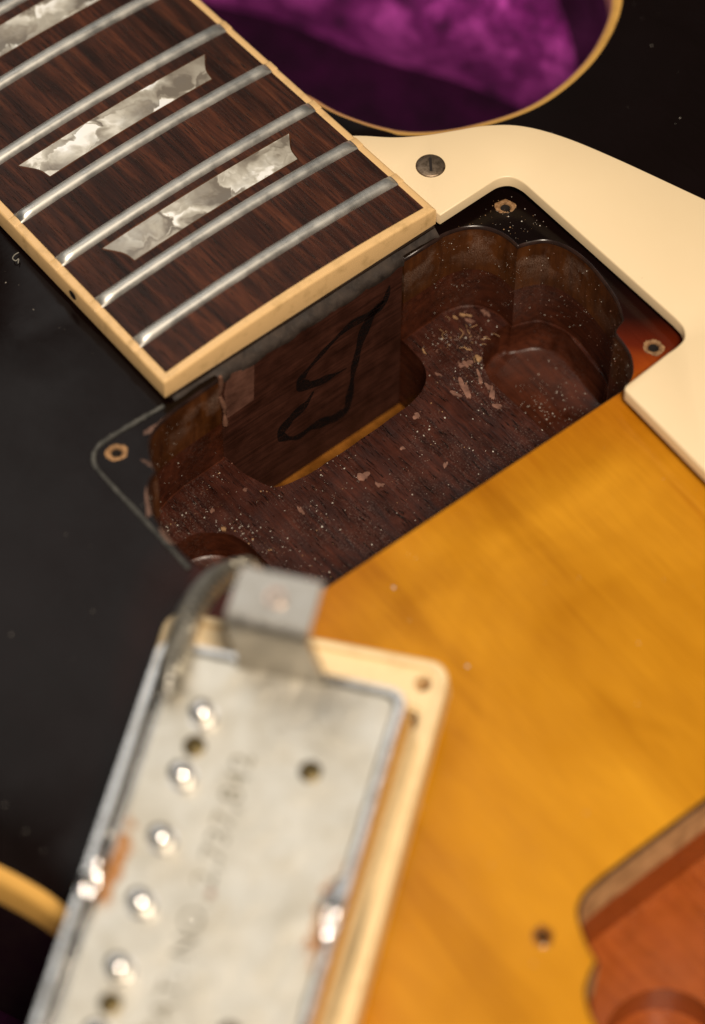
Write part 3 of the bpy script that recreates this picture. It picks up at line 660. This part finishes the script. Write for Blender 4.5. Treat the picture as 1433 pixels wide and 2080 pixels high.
# ------------------------------------------------------------------ pickup lying upside down on the bass side
PM = np.array([[0.83402273, 0.55101583, 0.02806493], [0.54478959, -0.81442210, -0.19980229], [0.08723753, -0.18192913, 0.97943423]])
PT = np.array([80.367, -81.280, 7.236])
pickup = bpy.data.objects.new('humbucker_pickup', None); col.objects.link(pickup); pickup.empty_display_size = 0.02
mp = Matrix.Identity(4)
for i in range(3):
    mp[i][0] = PM[i][0]; mp[i][1] = -PM[i][1]; mp[i][2] = PM[i][2]; mp[i][3] = (PT[i] + (LIFT if i == 2 else 0)) * S
pickup.matrix_world = mp        # local: x across, y away from the camera along the pickup, z out of the base plate
tag(pickup, 'nickel pickup lying upside down in its cream ring, base plate stamped with numbers', 'pickup')
O = (0, 0, 0)
outer = ccw(rrect(19.1, 34.9, 2.6, 8)); inner = ccw(rrect(17.9, 33.9, 1.8, 8))
mb = MB()
mb.wall([[(p[0], p[1], 0.35) for p in inner], [(p[0], p[1], 0.75) for p in offset(inner, .12)], [(p[0], p[1], 0.75) for p in offset(outer, -.12)], [(p[0], p[1], 0.45) for p in outer], [(p[0], p[1], -15.8) for p in outer], [(p[0], p[1], -16.8) for p in offset(outer, -.5)], [(p[0], p[1], -17.0) for p in offset(outer, -1.2)]])
mb.wall([[(p[0], p[1], 0.35) for p in inner], [(p[0], p[1], -3.0) for p in inner]]); mb.sheet(inner, [], -3.0); mb.sheet(offset(outer, -1.2), [], -17.0)
mb.build('cover', M_CHROME, pickup, O, smooth=50)
plate = ccw(rrect(16.6, 33.5, 1.6, 8, 0.8, 0))
phl = [(-9.2, 19.8), (8.4, 19.9), (-9.2, -19.8), (8.4, -19.9)]
hl = [ccw(circle(x, y, 1.7, 18)) for x, y in phl]
P = np.array([(x, y) for x in np.arange(-17, 18, 2.5) for y in np.arange(-33, 34, 2.5)])
mb = MB(); pz = lambda A: 0.0 + 0.05 * np.sin(A[:, 1] * .11 + .5) * np.cos(A[:, 0] * .13)
mb.sheet(plate, hl, pz, P); zz = pz(np.array(plate)); mb.wall([[(p[0], p[1], z) for p, z in zip(plate, zz)], [(p[0], p[1], -1.4) for p in plate]])
base_plate = mb.build('base_plate', M_PLATE, pickup, O, smooth=40)
M_BRASS = mat_metal('brass_screw', (0.22, 0.17, 0.08), 0.5, (0.08, 0.05, 0.02), 0.9, 1.0)
for h in hl:
    c = np.mean(h, axis=0); mb = MB(); mb.wall([[(p[0], p[1], 0.03) for p in h], [(p[0], p[1], -1.6) for p in h]]); mb.lathe([(1.75, -1.1), (1.3, -0.75), (0.6, -.62), (0.001, -0.6)], (c[0], c[1], 0), 18); mb.build('bobbin_screw', M_BRASS, base_plate, O, smooth=50)
for k in range(6):
    mb = MB(); mb.lathe([(2.1, -1.0), (2.1, 0.06), (1.75, 0.1), (1.75, 2.5), (1.55, 3.0), (0.95, 3.35), (0.3, 3.45), (0.001, 3.46)], (-9.3, 24.6 - 9.84 * k, 0), 22); mb.build('pole_screw', M_POLE, pickup, O, smooth=45)
def leg(sgn):
    mb = MB(); prof = []                                    # (y, z) path of the bent strip
    for y, z in ((33.6, -0.4), (34.0, 2.0), (34.05, 8.0), (34.05, 14.1)): prof.append((y, z))
    for k in range(1, 6): a_ = math.radians(18 * k); prof.append((34.05 + 1.1 * (1 - math.cos(a_)), 14.1 + 1.1 * math.sin(a_)))
    prof += [(38.5, 15.25), (42.4, 15.3)]
    hwid = [6.9, 6.5, 6.3, 6.25] + [6.2] * 5 + [6.2, 6.1]; th = 0.65; N = 8
    def row(off):
        R = []
        for i, (y, z) in enumerate(prof):
            y0, z0 = prof[max(i - 1, 0)]; y1, z1 = prof[min(i + 1, len(prof) - 1)]; t = np.array([y1 - y0, z1 - z0]); t /= np.linalg.norm(t); n = np.array([-t[1], t[0]])
            R.append([(hwid[i] * (2 * k / N - 1), sgn * (y + n[0] * off), z + n[1] * off) for k in range(N + 1)])
        return R
    a_, b_ = row(th), row(-th); mb.wall(a_, closed=False); mb.wall(b_, closed=False)
    loop = lambda R: [r[0] for r in R] + list(R[-1][1:-1]) + [r[-1] for r in R[::-1]]
    mb.wall([loop(a_), loop(b_)], closed=False)
    o = mb.build('mounting_leg', M_PLATE2, pickup, O, smooth=40)
    mb = MB(); mb.lathe([(1.55, 0.6), (1.5, 1.1), (1.1, 1.15), (0.95, 0.95), (0.9, -0.4), (0.001, -0.42)], (0.1, sgn * 38.6, 15.3), 20); mb.build('threaded_hole', M_COPPER, o, O, smooth=45)
M_PLATE2 = mat_metal('nickel_leg', (0.46, 0.435, 0.39), 0.36, (0.34, 0.30, 0.25), 0.4, 0.35); M_COPPER = mat_metal('worn_thread', (0.72, 0.56, 0.47), 0.3, (0.4, 0.25, 0.2), 0.4, 0.8)
leg(1); leg(-1)
# solder joints between plate and cover, half way along both long sides
for c, sy_, sd in (((-17.6, -2.4), 4.4, 1), ((17.4, 1.0), 4.6, 5)):
    g = np.random.default_rng(sd); mb = MB(); rows = []; n = 22; ph = g.uniform(0, 6.28, 4)
    for r_, z in ((1.0, -0.1), (0.93, 0.4), (0.72, 0.75), (0.42, 0.9), (0.12, 0.95), (0.001, 0.95)):
        rows.append([(c[0] + 1.75 * r_ * (1 + .18 * math.sin(3 * t + ph[0])) * math.cos(t), c[1] + sy_ * r_ * (1 + .16 * math.sin(2 * t + ph[1]) + .1 * math.sin(5 * t + ph[2])) * math.sin(t), z * (1 + .35 * math.sin(2 * t + ph[3]))) for t in np.linspace(0, 2 * math.pi, n + 1)[:-1]])
    mb.wall(rows); o = mb.build('solder_joint', M_SOLDER, pickup, O, smooth=80)
# stamped patent number
cu = bpy.data.curves.new('stamp', 'FONT'); cu.body = 'PAT. NO. 2,737,842'; cu.align_x = 'CENTER'; cu.align_y = 'CENTER'; cu.size = 4.4 * S; cu.space_character = 1.12
to = bpy.data.objects.new('stamp_tmp', cu); col.objects.link(to); bpy.context.view_layer.update()
me = bpy.data.meshes.new_from_object(to.evaluated_get(bpy.context.evaluated_depsgraph_get())); bpy.data.objects.remove(to)
wx = max(v.co.x for v in me.vertices) - min(v.co.x for v in me.vertices)
k = 43 * S / wx
for v in me.vertices:
    x, y = v.co.x * k, v.co.y * max(k, 0.9); v.co = (-y - 1.5 * S, x - 1.5 * S, 0.065 * S)
me.materials.clear(); me.materials.append(M_STAMP)
st = bpy.data.objects.new('stamped_number', me); col.objects.link(st); st.parent = base_plate
tag(st, 'stamped lettering PAT. NO. 2,737,842')
# mounting ring round the pickup
rw = 0.9855; RC = (-0.75, 1.55); RA = 0.018; h0 = -13.5
def rp(hx, hy, r): 
    out = []
    for p in ccw(rrect(hx * rw, hy * rw, r, 8)): out.append(np.array([p[0] * math.cos(RA) - p[1] * math.sin(RA) + RC[0], p[0] * math.sin(RA) + p[1] * math.cos(RA) + RC[1]]))
    return out
rings = [(rp(22.8, 44.6, 3.2), -4.8), (rp(22.8, 44.6, 3.2), -0.35), (rp(22.5, 44.3, 3.0), 0.0), (rp(21.5, 43.3, 2.6), 0.0), (rp(21.3, 43.1, 2.5), -0.9)]
r_in = [(rp(20.3, 37.2, 1.6), -0.9), (rp(20.2, 37.1, 1.5), -1.5), (rp(19.75, 36.6, 1.2), -1.6), (rp(19.7, 36.5, 1.2), -4.8)]
rh = []
for sx in (-1, 1):
    for sy in (-1, 1):
        x, y = sx * 19.05 * rw, sy * 40.9 * rw; rh.append(ccw(circle(x * math.cos(RA) - y * math.sin(RA) + RC[0], x * math.sin(RA) + y * math.cos(RA) + RC[1], 1.3, 16)))
mb = MB(); mb.wall([[(p[0], p[1], h0 + z) for p in q] for q, z in rings]); mb.sheet(rings[-1][0], [r_in[0][0]] + rh, h0 - 0.9)
mb.wall([[(p[0], p[1], h0 + z) for p in q] for q, z in r_in]); mb.sheet(rings[0][0], [r_in[-1][0]] + rh, h0 - 4.8)
for q in rh: mb.wall([[(p[0], p[1], h0 - 0.9) for p in q], [(p[0], p[1], h0 - 4.8) for p in q]])
ring = mb.build('mounting_ring', M_RING, pickup, O, smooth=40); tag(ring, 'cream plastic mounting ring with a screw hole in each corner')
# braided lead: core plus two families of strands
Minv = PM.T
def to_local(P): q = Minv @ (np.array(P) - PT); return np.array([q[0], -q[1], q[2]])
wp = [np.array([-15.3, 26.5, 0.6]), np.array([-15.6, 29.5, 2.2])] + [to_local(unz(a, b, z)) for a, b, z in ((366, 1310, 13.5), (385, 1255, 14), (415, 1205, 12), (452, 1172, 8))] + [to_local(q) for q in ((37.5, -41, 0), (34, -38.5, -11), (31, -36.5, -24), (27, -35, -33.2))]
core = cr(wp, 22)
M_INSUL = mat_plain('dark_core', (0.012, 0.010, 0.009), 0.7)
mb = MB(); mb.tube(core, 1.6, 10); lead = mb.build('braided_lead', M_INSUL, pickup, O, smooth=70)
T = len(core)
for fam in (1, -1):
    mb = MB()
    for s_ in range(4):
        pth = []
        for i, p in enumerate(core):
            t = core[min(i + 1, T - 1)] - core[max(i - 1, 0)]; t = t / np.linalg.norm(t); a_ = np.cross(t, [0, 0, 1]); a_ = a_ / (np.linalg.norm(a_) + 1e-9); b_ = np.cross(t, a_)
            ph = fam * i * 0.28 + s_ * 2 * math.pi / 4; pth.append(p + (1.62 + .08 * fam) * (math.cos(ph) * a_ + math.sin(ph) * b_))
        mb.tube(pth, 0.40, 5)
    mb.build('braid_strands', M_BRAID, lead, O, smooth=70)

# ------------------------------------------------------------------ case
case = tag(empty('guitar_case', (0, 0, -74)), 'guitar case lined with purple plush, seen through the body cutaway', 'case')
CB = (0, 0, -74)
mb = MB(); X = np.arange(-420, 431, 9); Y = np.arange(-230, 261, 9); V = []; F = []
for i, x in enumerate(X):
    for j, y in enumerate(Y): V.append((x, y, -66.9 - 0.5 * abs(math.sin(x * .11 + y * .07) * math.sin(y * .13 - x * .05))))
for i in range(len(X) - 1):
    for j in range(len(Y) - 1): F.append((i * len(Y) + j, (i + 1) * len(Y) + j, (i + 1) * len(Y) + j + 1, i * len(Y) + j + 1))
mb.add(V, F)
v, f = boxv(-420, 430, -230, 260, -74, -68); mb.add(v, f); mb.build('floor_lining', M_PLUSH_SHADED, case, CB, smooth=80)
# padded neck support: its foot runs along the dark crease seen in the photo
p0 = unz(1050, 212, -66.9)[:2]; p1 = unz(450, 8, -66.9)[:2]; dv = (p1 - p0) / np.linalg.norm(p1 - p0); nv = np.array([dv[1], -dv[0]])
if nv[0] > 0: nv = -nv
mb = MB(); rows = []
prof = [(0.6, -68), (0.2, -65.5), (-0.8, -61), (-1.5, -55), (-0.6, -49), (2, -44.5), (6.5, -41.5), (13, -40), (30, -39.3), (60, -39), (110, -39)]
prof = cr(prof, 3)
for t in np.arange(-60, 141, 5.0):
    rows.append([(*(p0 + dv * t + nv * (q[0] + 0.7 * math.sin(t * .17 + q[1] * .2))), q[1] + 0.9 * math.sin(t * .12 + q[0] * .16) * (q[1] > -60)) for q in prof])
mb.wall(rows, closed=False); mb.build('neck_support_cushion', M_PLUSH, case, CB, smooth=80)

# ------------------------------------------------------------------ debris in the cavity
def floor_pt(u, v, z=-27.9): p = unz(u, v, z); return p[0], p[1]
chips = [(738, 968, 1.15, .95, .2, 0), (945, 790, 2.6, .7, -.5, 0), (975, 768, 1.5, .45, -.6, 0), (925, 800, 1.0, .5, .3, 0), (950, 738, 1.2, .7, .2, 0), (972, 728, .9, .5, .5, 1), (927, 735, .6, .45, .1, 0), (937, 743, .6, .4, 1.2, 0),
         (1000, 800, 1.8, .4, -.8, 0), (992, 785, .8, .5, .4, 0), (955, 652, .9, .5, .1, 0), (945, 640, 1.1, .3, .7, 1), (985, 634, 1.1, .6, -.2, 0), (925, 645, .5, .3, 0, 1), (847, 845, .8, .6, .3, 0), (885, 712, .6, .3, .4, 0), (862, 714, .6, .25, -.3, 1),
         (612, 1037, 1.2, .35, -.3, 0), (770, 985, .9, .35, .3, 0), (775, 985, .6, .3, .9, 0), (818, 910, .55, .35, .2, 0), (905, 945, .7, .35, -.7, 0), (455, 1075, .7, .3, -.2, 1), (432, 1037, .5, .4, .2, 0), (498, 995, .5, .35, 1, 0), (1010, 825, 1.1, .5, .2, 0), (890, 760, .7, .3, .1, 0), (895, 1055, .5, .3, 0, 0)]
chip_label = {0: 'round greyish pink flake alone in the middle of the cavity floor', 1: 'longest pinkish splinter on the cavity floor, beside the round leg well',
    2: 'short splinter lying along the longest pinkish splinter', 8: 'thin splinter at the rim of the treble leg well', 4: 'pinkish chip touching a tan curl beside the leg well', 5: 'tan curled chip touching the leg well rim',
    11: 'thin tan shaving under the scalloped treble wall', 12: 'pinkish chip against the foot of the scalloped treble wall', 17: 'thin pinkish sliver below the amber tenon slot on the bass half', 22: 'tan sliver on the rim of the bass leg well',
    14: 'pinkish chip beside the treble end of the amber tenon slot'}
for i, (u, v, a_, b_, rot, kind) in enumerate(chips):
    a_, b_ = a_ * 0.85, b_ * 0.85
    x, y = floor_pt(u, v); p = blob((x, y), a_, b_, rot, 100 + i, 26, 0.75)
    p = [np.array(q) for q in p]; c = (x, y, -27.95)
    zf = lambda A: -27.78 + 0.10 * np.sin(A[:, 0] * 2.1 + i) + 0.08 * np.cos(A[:, 1] * 1.7 + i)
    zz = zf(np.array(p)); mb = MB(); mb.sheet(p, [], zf); mb.wall([[(q[0], q[1], z) for q, z in zip(p, zz)], [(q[0], q[1], -28.05) for q in p]])
    o = mb.build('wood_chip', M_FLAKE2 if kind else M_FLAKE, None, c, smooth=40)
    tag(o, chip_label.get(i, 'tiny tan wood chip on the dark cavity floor' if kind else 'tiny pinkish brown wood chip on the dark cavity floor'), 'wood chip', 'tan chips on the cavity floor' if kind else 'pinkish chips on the cavity floor')
# fine dust: specks on floor, walls and the black ledge
octv = np.array([(1, 0, 0), (-1, 0, 0), (0, 1, 0), (0, -1, 0), (0, 0, 1), (0, 0, -1)], float)
octf = [(0, 2, 4), (2, 1, 4), (1, 3, 4), (3, 0, 4), (2, 0, 5), (1, 2, 5), (3, 1, 5), (0, 3, 5)]
mb = MB(); pts = []
cand = np.stack([rng.uniform(2, 44, 9000), rng.uniform(-43, 43, 9000)], 1)
ok = inside(offset(CAV, -0.9), cand) & ~inside(SLOT, cand) & ~inside(LEG_T, cand) & ~inside(LEG_B, cand)
cand = cand[ok]
dens = 0.16 + 0.9 * np.exp(-((cand[:, 0] - 9) / 7) ** 2 - ((cand[:, 1] - 28) / 7) ** 2) + 0.75 * np.exp(-((cand[:, 0] - 16) / 11) ** 2 - ((cand[:, 1] + 24) / 10) ** 2) + 0.35 * np.exp(-((cand[:, 0] - 17) / 5) ** 2 - ((cand[:, 1] - 12) / 16) ** 2)
dens = dens + 1.2 * np.exp(-dist(CAV, cand) / 0.9)
cl = np.stack([rng.uniform(2, 44, 150), rng.uniform(-43, 43, 150)], 1); sg = rng.uniform(0.4, 2.2, 150)
clump = np.zeros(len(cand))
for c_, q_ in zip(cl, sg): clump += np.exp(-np.sum((cand - c_) ** 2, axis=1) / (2 * q_ * q_))
cand = cand[rng.uniform(0, 1, len(cand)) < dens * np.clip(clump * 1.2, 0.10, 1.4)]
zf = zfloor(cand)
for (x, y), z in zip(cand, zf):
    r = 0.045 + 0.13 * rng.random() ** 4; q = rng.uniform(.6, 1.5, 3); mb.add(octv * r * q + np.array([x, y, z + r * .4]), octf, 0 if rng.random() < .62 else (1 if rng.random() < .6 else 2))
for k in range(110):                                            # black ledge at the treble screw hole
    x, y = rng.uniform(1, 12), rng.uniform(30, 44)
    if inside(CAV_O, np.array([[x, y]]))[0]: continue
    r = 0.05 + 0.12 * rng.random() ** 4; mb.add(octv * r + np.array([x, y, zt(x, y) + r * .4]), octf, 0 if rng.random() < .5 else 2)
for k in range(46):                                             # short fibres in the treble corner
    x, y = 9 + rng.normal() * 4, 30 + rng.normal() * 3.2
    if not inside(offset(CAV, -0.8), np.array([[x, y]]))[0] or inside(LEG_T, np.array([[x, y]]))[0]: continue
    a_ = rng.uniform(0, 6.28); l_ = rng.uniform(.4, 1.5); b_ = rng.uniform(-.5, .5)
    mb.tube([(x + l_ * q * math.cos(a_ + b_ * q), y + l_ * q * math.sin(a_ + b_ * q), -27.85 + .12 * math.sin(3 * q)) for q in np.linspace(0, 1, 5)], 0.055, 4, mi=2 if rng.random() < .6 else 1)
CA = np.array(CAV)
for k in range(900):                                            # stuck to the walls
    i = rng.integers(len(CA)); a_, b_ = CA[i], CA[(i + 1) % len(CA)]; p = a_ + (b_ - a_) * rng.random()
    if p[0] > 42 or (p[0] < 1): continue
    t = (b_ - a_) / (np.linalg.norm(b_ - a_) + 1e-9); n = np.array([-t[1], t[0]]); z = rng.uniform(-27, -8)
    r = 0.04 + 0.09 * rng.random() ** 4; mb.add(octv * r + np.array([*(p + n * .10), z]), octf, 0 if rng.random() < .4 else 1)
for L in (LEG_T, LEG_B):
    for k in range(160):
        c = np.mean(L, axis=0); p = c + rng.normal(0, 1, 2) * (4.5, 3.4)
        if not inside(L, np.array([p]))[0]: continue
        r = 0.05 + 0.12 * rng.random() ** 4; mb.add(octv * r + np.array([*p, -35.15]), octf, 0)
dust = mb.build('cavity_dust', [M_DUST, M_FLAKE, M_FLAKE2], None, (20, 0, -28), smooth=None, merge=False)
tag(dust, 'fine pale dust and grit scattered in the open pickup cavity', 'dust', kind='stuff')
# a curl of lint beside the neck
lp = [unz(a, b, zt(-39, -29) + .5) for a, b in ((46, 508), (38, 513), (34, 520), (40, 525), (46, 521), (45, 530))]
mb = MB(); mb.tube(cr([p - np.array([0, 0.8, 0]) for p in lp], 6), 0.09, 6); c = lp[0]
tag(mb.build('lint_thread', M_LINT, None, (c[0], c[1], c[2] - .5), smooth=70), 'tiny curl of pale lint on the black body beside the neck', 'lint')

# a few dust specks on the lacquer and the pickguard
mb = MB()
Q_ = np.stack([rng.uniform(-60, 150, 420), rng.uniform(-110, 95, 420)], 1)
k_ = inside(offset(OUTLINE, -3), Q_) & ~inside(CAV_O, Q_) & ~inside(BCAV_O, Q_) & ~inside(GUARD, Q_) & ~((Q_[:, 0] < 1) & (np.abs(Q_[:, 1]) < 30)); Q_ = Q_[k_]
for (x, y), z in zip(Q_, ztop(Q_)):
    r = 0.04 + 0.13 * rng.random() ** 5; mb.add(octv * r + np.array([x, y, z + r * .4]), octf)
for u_, v_ in ((950, 1350), (800, 1195)):
    p = unz(u_, v_, -7.5); mb.add(octv * (0.42, 0.3, 0.2) + np.array([p[0], p[1], zt(p[0], p[1]) + .1]), octf)
tag(mb.build('body_dust', M_DUST, None, (20, 0, -10), smooth=None, merge=False), 'scattered dust specks on the lacquered guitar top', 'dust', kind='stuff')
